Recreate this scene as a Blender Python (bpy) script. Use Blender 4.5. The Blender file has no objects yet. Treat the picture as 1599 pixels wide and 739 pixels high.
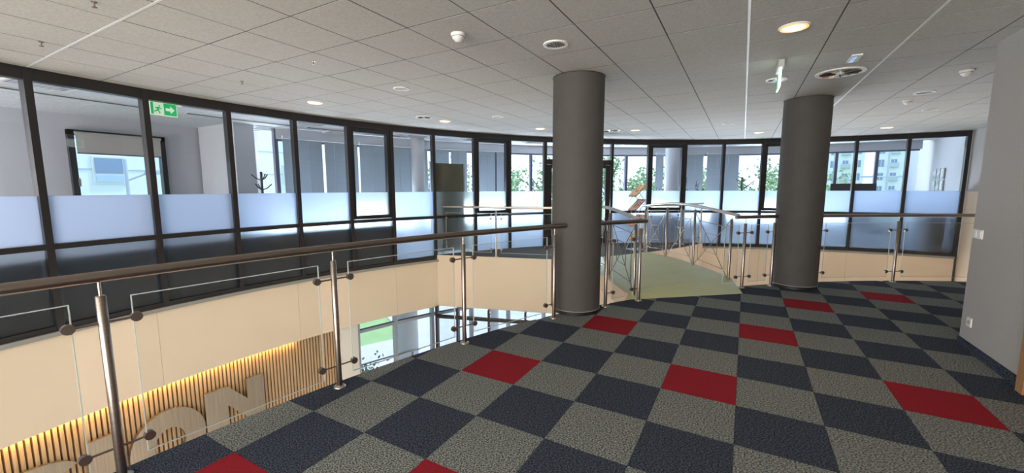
import bpy, bmesh, math, random
from mathutils import Vector, Matrix
random.seed(7)
sc = bpy.context.scene
COL = sc.collection
PI = math.pi
def R(a): return math.radians(a)

# ------------------------------------------------------------------ camera
CAM = (-.0223, -5.1061, 1.5096)
FPX = 636.57
YAW, PITCH, ROLL = .5185, -.1182, .0014
rot = Matrix.Rotation(YAW, 3, 'Z') @ Matrix.Rotation(PITCH, 3, 'X') @ Matrix.Rotation(ROLL, 3, 'Y')
cd = bpy.data.cameras.new('camera')
cam = bpy.data.objects.new('camera', cd); COL.objects.link(cam)
m = Matrix((rot.col[0], rot.col[2], -rot.col[1])).transposed().to_4x4()
m.translation = CAM
cam.matrix_world = m
cd.sensor_width = 36; cd.lens = FPX / 1599 * 36; cd.clip_end = 400; cd.clip_start = .05
sc.camera = cam
def project(x, y, z):
    d = rot.transposed() @ (Vector((x, y, z)) - Vector(CAM))
    if d.y < .05: return None
    return 799.5 + FPX * d.x / d.y, 369.5 - FPX * d.z / d.y
def in_view(pts, mgn=30):
    for p in pts:
        q = project(*p)
        if q and -mgn < q[0] < 1599 + mgn and -mgn < q[1] < 739 + mgn: return True
    return False

# ------------------------------------------------------------------ world, sun, exposure
w = bpy.data.worlds.new('sky'); sc.world = w; w.use_nodes = True
nt = w.node_tree; nt.nodes.clear()
tc = nt.nodes.new('ShaderNodeTexCoord'); sx = nt.nodes.new('ShaderNodeSeparateXYZ')
mr = nt.nodes.new('ShaderNodeMapRange'); mr.inputs['From Min'].default_value = 0; mr.inputs['From Max'].default_value = .7
mx = nt.nodes.new('ShaderNodeMix'); mx.data_type = 'RGBA'
mx.inputs['A'].default_value = (.80, .90, 1, 1); mx.inputs['B'].default_value = (.45, .66, 1, 1)
bg = nt.nodes.new('ShaderNodeBackground'); bg.inputs['Strength'].default_value = 2.4
wo = nt.nodes.new('ShaderNodeOutputWorld')
nt.links.new(tc.outputs['Generated'], sx.inputs[0]); nt.links.new(sx.outputs['Z'], mr.inputs['Value'])
nt.links.new(mr.outputs[0], mx.inputs['Factor']); nt.links.new(mx.outputs['Result'], bg.inputs[0]); nt.links.new(bg.outputs[0], wo.inputs[0])
def lamp(name, kind, loc, power, color=(1, 1, 1), rot_=(0, 0, 0), **k):
    l = bpy.data.lights.new(name, kind); l.energy = power; l.color = color
    for a, v in k.items(): setattr(l, a, v)
    o = bpy.data.objects.new(name, l); COL.objects.link(o); o.location = loc; o.rotation_euler = rot_
    return o
lamp('sun', 'SUN', (0, 0, 30), 3.0, (1, .96, .9), (R(-28), 0, R(-24)), angle=R(3))
# fill lamps added in place of daylight, behind the camera and around the offices
lamp('rear_fill', 'AREA', (-1.0, -9.7, 1.5), 950, (1, .96, .90), (R(104), 0, 0), shape='RECTANGLE', size=9.0, size_y=1.9)
for az_ in (166, 158, 148, 138, 128, 118, 108, 99):   # added fill lamps outside the office facade, aimed upward like light off the paving
    lamp('office_bounce_fill', 'AREA', (3.44 + 12.85 * math.cos(R(az_)), -2.082 + 12.85 * math.sin(R(az_)), .72), 210, (.86, .93, 1), (R(138), 0, R(az_ + 90)), shape='RECTANGLE', size=2.5, size_y=.9)
lamp('office_end_fill', 'AREA', (-8.9, -6.6, 1.3), 270, (1, .96, .93), (R(100), 0, R(8)), shape='RECTANGLE', size=2.2, size_y=2.0)  # added fill lamp at the unseen office end, no window built there
for az_ in (126, 115, 104):   # added fill lamps outside the lobby glazing, imitating light off the paving
    lamp('lobby_bounce_fill', 'AREA', (3.44 + 11.2 * math.cos(R(az_)), -2.082 + 11.2 * math.sin(R(az_)), -2.6), 220, (1, .97, .93), (R(120), 0, R(az_ + 90)), shape='RECTANGLE', size=2.2, size_y=1.4)
# one wide fill lamp added under the gallery slab to brighten lobby and fascia
lamp('lobby_fill', 'AREA', (0, -4.5, -1.25), 490, (1, .93, .82), (R(0), 0, 0), shape='RECTANGLE', size=6, size_y=5)
sc.view_settings.view_transform = 'Standard'
sc.view_settings.look = 'None'; sc.view_settings.gamma = 1; sc.view_settings.use_curve_mapping = False
sc.view_settings.exposure = 0.0
try:
    sc.cycles.transparent_max_bounces = 24; sc.cycles.max_bounces = 10
    sc.cycles.diffuse_bounces = 5; sc.cycles.glossy_bounces = 4; sc.cycles.transmission_bounces = 8
    sc.cycles.caustics_reflective = False; sc.cycles.caustics_refractive = False
    sc.cycles.sample_clamp_indirect = 4
except Exception: pass

# ------------------------------------------------------------------ materials
M = {}
def mat(name, color, rough=.6, metal=0, emit=None, estr=0, noise=None, bump=0, spec=None, coord='Geometry'):
    """noise = (scale, color2, lo, hi, detail)"""
    m = bpy.data.materials.new(name); m.use_nodes = True
    n = m.node_tree; b = n.nodes['Principled BSDF']
    b.inputs['Base Color'].default_value = (*color, 1); b.inputs['Roughness'].default_value = rough
    b.inputs['Metallic'].default_value = metal
    if spec is not None: b.inputs['Specular IOR Level'].default_value = spec
    if emit: b.inputs['Emission Color'].default_value = (*emit, 1); b.inputs['Emission Strength'].default_value = estr
    if noise:
        s, c2, lo, hi, det = noise
        if coord == 'Geometry':
            g = n.nodes.new('ShaderNodeNewGeometry'); src = g.outputs['Position']
        else:
            g = n.nodes.new('ShaderNodeTexCoord'); src = g.outputs['Object']
        mp = n.nodes.new('ShaderNodeMapping')
        mp.inputs['Scale'].default_value = s if isinstance(s, tuple) else (s, s, s)
        t = n.nodes.new('ShaderNodeTexNoise'); t.inputs['Scale'].default_value = 1; t.inputs['Detail'].default_value = det
        r = n.nodes.new('ShaderNodeMapRange'); r.inputs['From Min'].default_value = lo; r.inputs['From Max'].default_value = hi
        x = n.nodes.new('ShaderNodeMix'); x.data_type = 'RGBA'
        x.inputs['A'].default_value = (*color, 1); x.inputs['B'].default_value = (*c2, 1)
        n.links.new(src, mp.inputs[0]); n.links.new(mp.outputs[0], t.inputs['Vector'])
        n.links.new(t.outputs[0], r.inputs['Value']); n.links.new(r.outputs[0], x.inputs['Factor'])
        n.links.new(x.outputs['Result'], b.inputs['Base Color'])
        if bump:
            bu = n.nodes.new('ShaderNodeBump'); bu.inputs['Strength'].default_value = bump; bu.inputs['Distance'].default_value = .004
            n.links.new(t.outputs[0], bu.inputs['Height']); n.links.new(bu.outputs[0], b.inputs['Normal'])
    M[name] = m
    return m
mat('carpet_grey', (.035, .038, .034), .95, noise=((95, 135, 110), (.34, .35, .325), .40, .62, 4), bump=.3, spec=.1)
mat('carpet_navy', (.014, .018, .028), .95, noise=((95, 135, 110), (.11, .125, .16), .42, .68, 4), bump=.6, spec=.1)
mat('carpet_red', (.20, .010, .016), .95, noise=(180, (.34, .025, .035), .35, .7, 3), bump=.5, spec=.1)
mat('landing_carpet', (.07, .075, .08), .95, noise=(90, (.2, .2, .2), .35, .7, 2), spec=.1)
mat('ceiling_tile', (.54, .52, .485), .9, noise=(55, (.43, .41, .38), .35, .75, 4), bump=.15, spec=.15)
mat('tile_runner', (.05, .040, .033), .8)
mat('tile_runner_white', (.75, .74, .72), .4)
mat('plenum', (.1, .1, .1), .9)
mat('office_ceiling', (.70, .72, .76), .9, noise=(30, (.55, .57, .6), .35, .7, 2))
mat('column_grey', (.078, .070, .063), .75, noise=(6, (.068, .061, .055), .3, .7, 3), bump=.05)
mat('column_base', (.012, .012, .014), .5)
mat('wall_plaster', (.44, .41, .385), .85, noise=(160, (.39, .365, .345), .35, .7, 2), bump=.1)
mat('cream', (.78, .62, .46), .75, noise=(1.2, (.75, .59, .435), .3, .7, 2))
mat('cream_white', (.72, .68, .60), .8)
mat('office_wall', (.58, .58, .61), .85, noise=(90, (.54, .54, .57), .35, .7, 2))
mat('frame_dark', (.017, .014, .014), .32, spec=.5)
mat('frame_black', (.010, .010, .012), .3)
mat('frame_silver', (.34, .36, .42), .4, metal=.3)
mat('facade_frame', (.10, .10, .15), .4)
mat('ledge', (.28, .26, .24), .6)
mat('steel', (.34, .29, .25), .30, metal=1, noise=((3, 3, 160), (.28, .23, .20), .3, .7, 2), coord='Object')
mat('steel_bright', (.62, .54, .45), .32, metal=1)
mat('steel_letter', (.52, .44, .35), .33, metal=1, noise=((60, 60, 2), (.42, .35, .28), .3, .7, 3))
mat('disc_steel', (.25, .20, .17), .4, metal=.9)
mat('wood_slat', (.56, .38, .22), .5, noise=((40, 40, 2.5), (.44, .28, .15), .3, .7, 4))
mat('wood_dark', (.035, .018, .012), .7)
mat('deck_green', (.55, .54, .24), .4, noise=(3, (.51, .50, .22), .3, .7, 3), spec=.4)
mat('lobby_floor', (.62, .60, .57), .3)
mat('white_plastic', (.80, .78, .74), .45)
mat('grey_plastic', (.45, .44, .42), .5)
mat('dark_plastic', (.02, .02, .022), .5)
mat('dark_cabinet', (.012, .011, .011), .45)
mat('chrome', (.8, .8, .8), .12, metal=1)
mat('blind', (.34, .36, .38), .8, noise=((1, 1, 60), (.29, .31, .33), .35, .65, 1))
bm_ = M['blind']; n_ = bm_.node_tree; pb = n_.nodes['Principled BSDF']; tb = n_.nodes.new('ShaderNodeBsdfTranslucent'); tb.inputs[0].default_value = (.62, .66, .70, 1)
ms = n_.nodes.new('ShaderNodeMixShader'); ms.inputs[0].default_value = .42
n_.links.new(pb.outputs[0], ms.inputs[1]); n_.links.new(tb.outputs[0], ms.inputs[2]); n_.links.new(ms.outputs[0], n_.nodes['Material Output'].inputs[0])
mat('blind_head', (.6, .6, .62), .5)
mat('roller_fabric', (.50, .47, .43), .85)
mat('olive_board', (.115, .105, .06), .7, noise=(3, (.09, .083, .05), .3, .7, 2))
mat('lamp_warm', (1, .9, .75), .5, emit=(1, .62, .28), estr=2.4)
mat('lamp_rim', (1, .6, .3), .4, emit=(1, .42, .10), estr=1.1)
mat('led_warm', (1, .8, .4), .5, emit=(1, .60, .19), estr=85)
mat('louvre_glow', (.8, .85, .9), .3, emit=(.8, .9, 1), estr=.7)
mat('sign_green', (.0, .36, .10), .4, emit=(.0, .42, .12), estr=.75)
mat('sign_pale', (.72, .85, .62), .4, emit=(.75, .9, .65), estr=.6)
mat('sign_glow', (.9, 1, .95), .4, emit=(.85, 1, .95), estr=2.2)
mat('leaf', (.035, .10, .03), .5, noise=(9, (.02, .06, .02), .3, .7, 1))
mat('trunk', (.06, .045, .03), .8)
mat('tree_leaf', (.42, .55, .26), .8, noise=(1.2, (.30, .44, .2), .3, .7, 3))
mat('hedge', (.10, .26, .05), .8, noise=(12, (.03, .10, .02), .35, .65, 3))
mat('grass', (.34, .48, .21), .95, noise=(1.5, (.26, .40, .15), .3, .7, 6))
mat('paving', (.62, .60, .58), .9, noise=(2, (.56, .54, .52), .3, .7, 3))
mat('facade_white', (.84, .87, .90), .8)
mat('facade_blue', (.50, .62, .78), .7)
mat('window_dark', (.25, .33, .46), .2)
mat('balcony', (.52, .57, .64), .6)
mat('sofa_grey', (.46, .43, .36), .9)
mat('chair_dark', (.015, .015, .018), .7)
mat('chair_brown', (.13, .06, .03), .7)
mat('paper_orange', (.62, .25, .08), .6, noise=(22, (.75, .55, .38), .45, .55, 2))
mat('paper_red', (.55, .10, .06), .6, noise=(25, (.8, .62, .5), .45, .55, 2))
mat('paper_cream', (.68, .52, .36), .6, noise=(20, (.5, .25, .12), .5, .6, 2))
mat('sticker', (.75, .62, .45), .6)
mat('poster', (.35, .42, .48), .6, noise=(9, (.7, .72, .7), .45, .55, 2))
mat('door_wood', (.42, .22, .08), .5, noise=((20, 20, 2), (.33, .16, .06), .3, .7, 3))
mat('asphalt_roof', (.1, .1, .1), .9)
def schlick(n, f0):
    lw = n.nodes.new('ShaderNodeLayerWeight'); lw.inputs[0].default_value = .5
    p = n.nodes.new('ShaderNodeMath'); p.operation = 'POWER'; p.inputs[1].default_value = 5
    q = n.nodes.new('ShaderNodeMath'); q.operation = 'MULTIPLY_ADD'; q.inputs[1].default_value = 1 - f0; q.inputs[2].default_value = f0
    n.links.new(lw.outputs['Facing'], p.inputs[0]); n.links.new(p.outputs[0], q.inputs[0]); return q
def glassmat(name, tint, refl=1.0, ior=1.45):
    m = bpy.data.materials.new(name); m.use_nodes = True; n = m.node_tree; n.nodes.clear()
    o = n.nodes.new('ShaderNodeOutputMaterial'); mi = n.nodes.new('ShaderNodeMixShader')
    t = n.nodes.new('ShaderNodeBsdfTransparent'); t.inputs[0].default_value = (*tint, 1)
    g = n.nodes.new('ShaderNodeBsdfGlossy'); g.inputs['Roughness'].default_value = .02; g.inputs[0].default_value = (refl, refl, refl, 1)
    f = schlick(n, ((ior - 1) / (ior + 1)) ** 2)
    n.links.new(f.outputs[0], mi.inputs[0]); n.links.new(t.outputs[0], mi.inputs[1]); n.links.new(g.outputs[0], mi.inputs[2]); n.links.new(mi.outputs[0], o.inputs[0])
    M[name] = m
glassmat('glass', (.93, .95, .97))
glassmat('rail_glass', (.965, .975, .97), .9, 1.3)
glassmat('glass_outer', (.93, .96, 1))
m = mat('glass_edge', (.55, .60, .55), .2, emit=None)
def frosted(name, tint, rough, wd, wt, wc):
    m = bpy.data.materials.new(name); m.use_nodes = True; n = m.node_tree; n.nodes.clear()
    o = n.nodes.new('ShaderNodeOutputMaterial')
    rf = n.nodes.new('ShaderNodeBsdfRefraction'); rf.inputs['Roughness'].default_value = rough; rf.inputs['IOR'].default_value = 1.25; rf.inputs[0].default_value = (*tint, 1)
    tr = n.nodes.new('ShaderNodeBsdfTranslucent'); tr.inputs[0].default_value = (*tint, 1)
    df = n.nodes.new('ShaderNodeBsdfDiffuse'); df.inputs[0].default_value = (*[c * .9 for c in tint], 1)
    tp = n.nodes.new('ShaderNodeBsdfTransparent'); tp.inputs[0].default_value = (*tint, 1)
    gl = n.nodes.new('ShaderNodeBsdfGlossy'); gl.inputs['Roughness'].default_value = .06
    a = n.nodes.new('ShaderNodeMixShader'); a.inputs[0].default_value = wt
    b = n.nodes.new('ShaderNodeMixShader'); b.inputs[0].default_value = wd
    c = n.nodes.new('ShaderNodeMixShader'); c.inputs[0].default_value = wc
    d = n.nodes.new('ShaderNodeMixShader'); f = schlick(n, .035)
    L = n.links.new
    L(rf.outputs[0], a.inputs[1]); L(tr.outputs[0], a.inputs[2])
    L(a.outputs[0], b.inputs[1]); L(df.outputs[0], b.inputs[2])
    L(b.outputs[0], c.inputs[1]); L(tp.outputs[0], c.inputs[2])
    L(f.outputs[0], d.inputs[0]); L(c.outputs[0], d.inputs[1]); L(gl.outputs[0], d.inputs[2]); L(d.outputs[0], o.inputs[0])
    M[name] = m
frosted('frost', (.76, .85, 1), .7, .04, .78, .06)
frosted('frost_low', (.80, .88, .98), .5, .02, .35, .05)
frosted('frost_clearer', (.80, .87, .88), .4, .05, .5, .25)

# ------------------------------------------------------------------ mesh helpers
class MB:
    def __init__(s): s.v = []; s.f = []; s.sm = []
    def add(s, vs, fs, smooth=False):
        o = len(s.v); s.v += [tuple(v) for v in vs]; s.f += [tuple(i + o for i in f) for f in fs]; s.sm += [smooth] * len(fs); return s
    def box(s, c, d, rz=0, mtx=None):
        x, y, z = d[0] / 2, d[1] / 2, d[2] / 2
        vs = [Vector((a * x, b * y, e * z)) for e in (-1, 1) for a, b in ((-1, -1), (1, -1), (1, 1), (-1, 1))]
        mm = mtx if mtx is not None else Matrix.Rotation(rz, 3, 'Z')
        c = Vector(c); vs = [mm @ v + c for v in vs]
        return s.add(vs, [(3, 2, 1, 0), (4, 5, 6, 7), (0, 1, 5, 4), (1, 2, 6, 5), (2, 3, 7, 6), (3, 0, 4, 7)])
    def prism(s, poly, z0, z1):
        n = len(poly); vs = [(p[0], p[1], z0) for p in poly] + [(p[0], p[1], z1) for p in poly]
        fs = [tuple(reversed(range(n))), tuple(range(n, 2 * n))] + [(i, (i + 1) % n, n + (i + 1) % n, n + i) for i in range(n)]
        return s.add(vs, fs)
    def path(s, pts, r, n=10, caps=True):
        pts = [Vector(p) for p in pts]; rings = []
        rr = r if isinstance(r, (list, tuple)) else [r] * len(pts)
        for i, p in enumerate(pts):
            t = (pts[min(i + 1, len(pts) - 1)] - pts[max(i - 1, 0)]).normalized()
            u = Vector((0, 0, 1)).cross(t)
            if u.length < .05: u = Vector((1, 0, 0)).cross(t)
            u.normalize(); v = t.cross(u)
            rings.append([p + (u * math.cos(2 * PI * k / n) + v * math.sin(2 * PI * k / n)) * rr[i] for k in range(n)])
        vs = [q for r_ in rings for q in r_]; fs = []
        for i in range(len(pts) - 1):
            for k in range(n): a = i * n + k; b = i * n + (k + 1) % n; fs.append((a, b, b + n, a + n))
        s.add(vs, fs, True)
        if caps: s.add(rings[0], [tuple(reversed(range(n)))]); s.add(rings[-1], [tuple(range(n))])
        return s
    def lathe(s, prof, c, n=24, smooth=True):
        """prof: [(r,z)] bottom to top"""
        vs = [(c[0] + r * math.cos(2 * PI * k / n), c[1] + r * math.sin(2 * PI * k / n), c[2] + z) for r, z in prof for k in range(n)]
        fs = []
        for i in range(len(prof) - 1):
            for k in range(n): a = i * n + k; b = i * n + (k + 1) % n; fs.append((a, b, b + n, a + n))
        s.add(vs, fs, smooth)
        s.add([vs[k] for k in range(n)], [tuple(reversed(range(n)))]); s.add(vs[-n:], [tuple(range(n))]); return s
    def arcband(s, c, r0, r1, a0, a1, z0, z1, n):
        """curved slab between two radii and two angles (degrees)"""
        vs = []; 
        for i in range(n + 1):
            a = R(a0 + (a1 - a0) * i / n); x, y = math.cos(a), math.sin(a)
            for r, z in ((r0, z0), (r1, z0), (r1, z1), (r0, z1)): vs.append((c[0] + r * x, c[1] + r * y, z))
        fs = []
        for i in range(n):
            o = i * 4; p = o + 4
            for k in range(4): fs.append((o + k, o + (k + 1) % 4, p + (k + 1) % 4, p + k))
        fs += [(3, 2, 1, 0), (n * 4, n * 4 + 1, n * 4 + 2, n * 4 + 3)]
        return s.add(vs, fs)
    def mesh(s, name, mt):
        me = bpy.data.meshes.new(name); me.from_pydata(s.v, [], s.f); 
        me.polygons.foreach_set('use_smooth', s.sm)
        bm = bmesh.new(); bm.from_mesh(me); bmesh.ops.recalc_face_normals(bm, faces=bm.faces); bm.to_mesh(me); bm.free()
        me.materials.append(M[mt]); me.update(); return me
    def build(s, name, mt, parent=None, **tags):
        return place(name, s.mesh(name, mt), parent, **tags)
def place(name, me, parent=None, loc=None, rz=None, **tags):
    o = bpy.data.objects.new(name, me); COL.objects.link(o)
    if parent is not None: o.parent = parent
    if loc is not None: o.location = loc
    if rz is not None: o.rotation_euler = (0, 0, rz)
    for k, v in tags.items():
        if v is not None: o[k] = v
    return o
def thing(name, label, category, loc=(0, 0, 0), rz=0, group=None, kind=None):
    return place(name, None, None, loc, rz, label=label, category=category, group=group, kind=kind)
def dup(root, loc, rz=0, **tags):
    c = root.copy(); COL.objects.link(c); c.location = loc; c.rotation_euler = (0, 0, rz)
    for k, v in tags.items(): c[k] = v
    for ch in list(root.children):
        d = ch.copy(); COL.objects.link(d); d.parent = c
        for g in list(ch.children):
            e = g.copy(); COL.objects.link(e); e.parent = d
    return c
G = (3.44, -2.082); RG = 10.38          # centre and radius of the curved glass wall
V = (7.016, -4.991); RV = 9.825         # centre and radius of the gallery edge railing
H = 2.793; LOB = -3.6
def gp(az, r=RG, z=None):
    p = (G[0] + r * math.cos(R(az)), G[1] + r * math.sin(R(az)))
    return p if z is None else (*p, z)
def vp(az, r=RV, z=None):
    p = (V[0] + r * math.cos(R(az)), V[1] + r * math.sin(R(az)))
    return p if z is None else (*p, z)
def clip(poly, inside, cross):
    out = []
    for i in range(len(poly)):
        a, b = poly[i], poly[(i + 1) % len(poly)]; ia, ib = inside(a), inside(b)
        if ia: out.append(a)
        if ia != ib: out.append(cross(a, b))
    return out
def half(poly, n, d):  # keep n.p <= d
    f = lambda p: n[0] * p[0] + n[1] * p[1] - d
    def cr(a, b): t = f(a) / (f(a) - f(b)); return (a[0] + (b[0] - a[0]) * t, a[1] + (b[1] - a[1]) * t)
    return clip(poly, lambda p: f(p) <= 1e-9, cr)
def disc_clip(poly, c, r, a0=0, a1=360, step=3):
    if all(math.hypot(p[0] - c[0], p[1] - c[1]) < r * .995 for p in poly): return poly
    a = a0
    while a < a1 and len(poly) > 2:
        n = (math.cos(R(a + step / 2)), math.sin(R(a + step / 2)))
        poly = half(poly, n, n[0] * c[0] + n[1] * c[1] + r * math.cos(R(step / 2))); a += step
    return poly
def area(p): return abs(sum(p[i][0] * p[(i + 1) % len(p)][1] - p[(i + 1) % len(p)][0] * p[i][1] for i in range(len(p)))) / 2 if len(p) > 2 else 0

# ================================================================== STRUCTURE
XW = 4.36           # inner face of the right-hand end wall
YB = -9.9           # rear wall
# --- gallery floor: slab plus carpet tiles
EDGE = RV + .085
big = [(-9, YB), (XW, YB), (XW, 8), (-9, 8)]
slab = disc_clip(big, V, EDGE, 90, 240, 1.5)
floor = MB().prism(slab, -.38, -.008).build('floor', 'plenum', kind='structure', label='gallery floor slab with its grey, navy and red carpet tiles', category='floor')
reds = {(0, 0), (1, -3), (3, -5), (-1, 3), (-3, 1), (-4, 4), (2, 2), (-3, 7), (-5, 8 - 0)}
reds = {(0, 0), (1, -3), (3, -5), (-1, 3), (-3, 1), (-4, 4), (2, 2), (-3, 7), (-5, 8)}
rest = {'carpet_grey': MB(), 'carpet_navy': MB()}
full = {}
for i in range(-8, 9):
    for j in range(-10, 20):
        g = .0012
        x0, x1, y0, y1 = i * .5 + g, (i + 1) * .5 - g, -(j + 1) * .5 + g, -j * .5 - g
        p = [(x0, y0), (x1, y0), (x1, y1), (x0, y1)]
        p = half(p, (1, 0), XW)
        if (x0 + x1) / 2 > 1.86 and (y0 + y1) / 2 < .37: 
            if x0 > 1.9 or y1 < -.9: continue
        if area(p) < 1e-4: continue
        q = disc_clip(p, V, EDGE, 90, 240, 1.5)
        if area(q) < .004: continue
        mt = 'carpet_red' if (i, j) in reds else ('carpet_navy' if (i + j) % 2 == 0 else 'carpet_grey')
        vis = in_view([(a[0], a[1], 0) for a in q])
        if not vis: rest['carpet_navy' if mt == 'carpet_navy' else 'carpet_grey'].prism(q, -.008, 0); continue
        if len(q) == 4 and area(q) > .247:
            if mt not in full:
                h = .25 - g; full[mt] = MB().prism([(-h, -h), (h, -h), (h, h), (-h, h)], -.008, 0).mesh('carpet_tile', mt)
            place('carpet_tile', full[mt], floor, loc=((x0 + x1) / 2, (y0 + y1) / 2, 0))
        else: MB().prism(q, -.008, 0).build('carpet_tile', mt, floor)
for k, b in rest.items(): b.build('carpet_border', k, floor, kind='stuff')

# --- ceiling: suspended tiles on runners
roof = [(XW + 2, YB - .3), (XW + 2, gp(80, 12.75)[1])] + [gp(a_, 12.75) for a_ in range(80, 170, 3)] + [gp(a_, 14.3) for a_ in range(170, 215, 3)] + [(-10.5, YB - .3)]
ceil = MB().prism(roof, H + .08, H + .32).build('ceiling', 'plenum', kind='structure', label='suspended mineral tile ceiling over the gallery and void', category='ceiling')
OX, OY, TH = -1.2728, -1.9099, .0056
def cpt(u, v): return (OX + math.cos(TH) * u - math.sin(TH) * v, OY + math.sin(TH) * u + math.cos(TH) * v)
tiles = []
for i in range(-13, 11):
    for j in range(-14, 19):
        u, v = i * .6, j * .6; g = .0055
        p = [cpt(u + g, v + g), cpt(u + .6 - g, v + g), cpt(u + .6 - g, v + .6 - g), cpt(u + g, v + .6 - g)]
        p = half(p, (1, 0), XW - .01); p = half(p, (0, -1), -YB)
        if area(p) < 1e-3: continue
        cx, cy = sum(a[0] for a in p) / len(p), sum(a[1] for a in p) / len(p)
        if cx > 1.95 and cy < -1.0: continue
        q = disc_clip(p, G, RG - .07, 0, 360, 2)
        if area(q) < .006: continue
        tiles.append((not in_view([(a[0], a[1], H) for a in q]), math.hypot(cx - CAM[0], cy - CAM[1]), q, (i, j)))
tiles.sort(key=lambda t: t[:2])
far = MB(); h = .3 - .0055
tm = MB().prism([(-h, -h), (h, -h), (h, h), (-h, h)], H, H + .016).mesh('ceiling_tile', 'ceiling_tile')
for k, (out, d, q, (i, j)) in enumerate(tiles):
    if out or k >= 296: far.prism(q, H, H + .016)
    elif len(q) == 4 and area(q) > .345:
        c = cpt(i * .6 + .3, j * .6 + .3); place('ceiling_tile', tm, ceil, loc=(c[0], c[1], random.choice((0, 0, .001))), rz=TH)
    else: MB().prism(q, H, H + .016).build('ceiling_tile', 'ceiling_tile', ceil)
far.build('far_ceiling_tiles', 'ceiling_tile', ceil, kind='stuff')
def gridbar(horiz, k, mt, z0):
    lo, hi = -14.0, 14.0
    a, b = ((lo, k * .6), (hi, k * .6)) if horiz else ((k * .6, lo), (k * .6, hi))
    wd = .012
    p = [cpt(a[0], a[1] - wd), cpt(b[0], b[1] - wd), cpt(b[0], b[1] + wd), cpt(a[0], a[1] + wd)] if horiz else [cpt(a[0] - wd, a[1]), cpt(a[0] + wd, a[1]), cpt(b[0] + wd, b[1]), cpt(b[0] - wd, b[1])]
    if z0 < H:
        wd = .009
        p = [cpt(a[0], a[1] - wd), cpt(b[0], b[1] - wd), cpt(b[0], b[1] + wd), cpt(a[0], a[1] + wd)] if horiz else [cpt(a[0] - wd, a[1]), cpt(a[0] + wd, a[1]), cpt(b[0] + wd, b[1]), cpt(b[0] - wd, b[1])]
    p = half(p, (1, 0), XW - .01); p = half(p, (0, -1), -YB)
    q = disc_clip(p, G, RG - .07, 0, 360, 2)
    return q if area(q) > .001 else None
gr = MB()
for k in range(-13, 12):
    q = gridbar(False, k, 'tile_runner', H + .005)
    if q: gr.prism(q, H + .0012, H + .02)
for k in range(-14, 20):
    q = gridbar(True, k, 'tile_runner', H + .005)
    if q: gr.prism(q, H + .0016, H + .021)
gr.build('ceiling_grid', 'tile_runner', ceil, kind='stuff')
for hz, k in ((False, 2), (True, -3), (False, 4)):
    q = gridbar(hz, k, 'tile_runner_white', H - .003)
    MB().prism(q, H - .002 + (.001 if hz else 0), H + .004).build('white_runner', 'tile_runner_white', ceil, label='white ceiling runner brighter than the other joints')
# office ceiling beyond the glass wall
ob = MB(); ob.arcband(G, RG + .06, 12.6, 80, 170.5, H + .0, H + .02, 45).arcband(G, RG + .06, 14.2, 170.5, 218, H + .0, H + .02, 30)
oc = ob.build('ceiling_office', 'office_ceiling', kind='structure', label='pale tiled ceiling of the offices behind the glass wall', category='ceiling')
og = MB()
for r in (11.0, 11.6, 12.2): og.arcband(G, r, r + .012, 84, 214, H - .003, H + .002, 90)
for a in range(84, 214, 3): 
    c = gp(a, 11.55, H - .0005); og.box(c, (2.1, .010, .005), R(a))
og.build('office_ceiling_runners', 'tile_runner_white', oc, kind='stuff')

# --- columns
def column(x, y, label, r=.3, z0=0.0, mt='column_grey', base=True, cat='column'):
    c = MB().lathe([(r, z0 + (.05 if base else 0)), (r, H - .0)], (x, y, 0), 64)
    t = thing('column', label, cat, (0, 0, 0), kind='structure')
    c.build('shaft', mt, t)
    if base:
        MB().lathe([(r - .018, z0), (r - .018, z0 + .05)], (x, y, 0), 48).build('plinth', 'column_base', t)
        MB().lathe([(r + .004, z0 + .05), (r + .004, z0 + .058)], (x, y, 0), 64).build('rim', 'ledge', t)
    MB().lathe([(r + .006, H - .006), (r + .006, H)], (x, y, 0), 64).build('collar', 'column_base', t)
    return t
column(-1.80, -.40, 'dark grey round column nearer the camera, beside the bridge on its left')
column(.695, 2.41, 'dark grey round column farther off, right of the bridge')

# --- right-hand walls
wr = MB().box(((1.86 + XW) / 2 + .1, (YB + .37) / 2, 1.4), (XW - 1.86 + .2, .37 - YB, 2.84)).build('wall_right', 'wall_plaster', kind='structure', label='grey plaster wall nearest on the right with switches and a socket', category='wall')
MB().box((1.853, (YB + .37) / 2, .04), (.014, .37 - YB, .08)).build('baseboard_right', 'carpet_navy', kind='structure', label='dark carpet skirting along the near right wall', category='baseboard')
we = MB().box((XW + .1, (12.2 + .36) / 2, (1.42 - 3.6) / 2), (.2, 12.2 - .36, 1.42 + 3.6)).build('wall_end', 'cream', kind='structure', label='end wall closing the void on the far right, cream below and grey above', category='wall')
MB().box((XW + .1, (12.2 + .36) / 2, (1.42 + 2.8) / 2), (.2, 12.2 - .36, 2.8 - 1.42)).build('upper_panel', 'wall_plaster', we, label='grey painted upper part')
dr = thing('door_1', 'brown wooden door frame edge at the far right corner', 'door', (1.86, 0, 0), kind='structure')
MB().box((-.02, -.76, 1.04), (.05, .09, 2.08)).build('door_jamb', 'door_wood', dr)
MB().box((-.008, -1.2, 1.0), (.03, .8, 2.0)).build('door_leaf', 'door_wood', dr)
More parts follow.
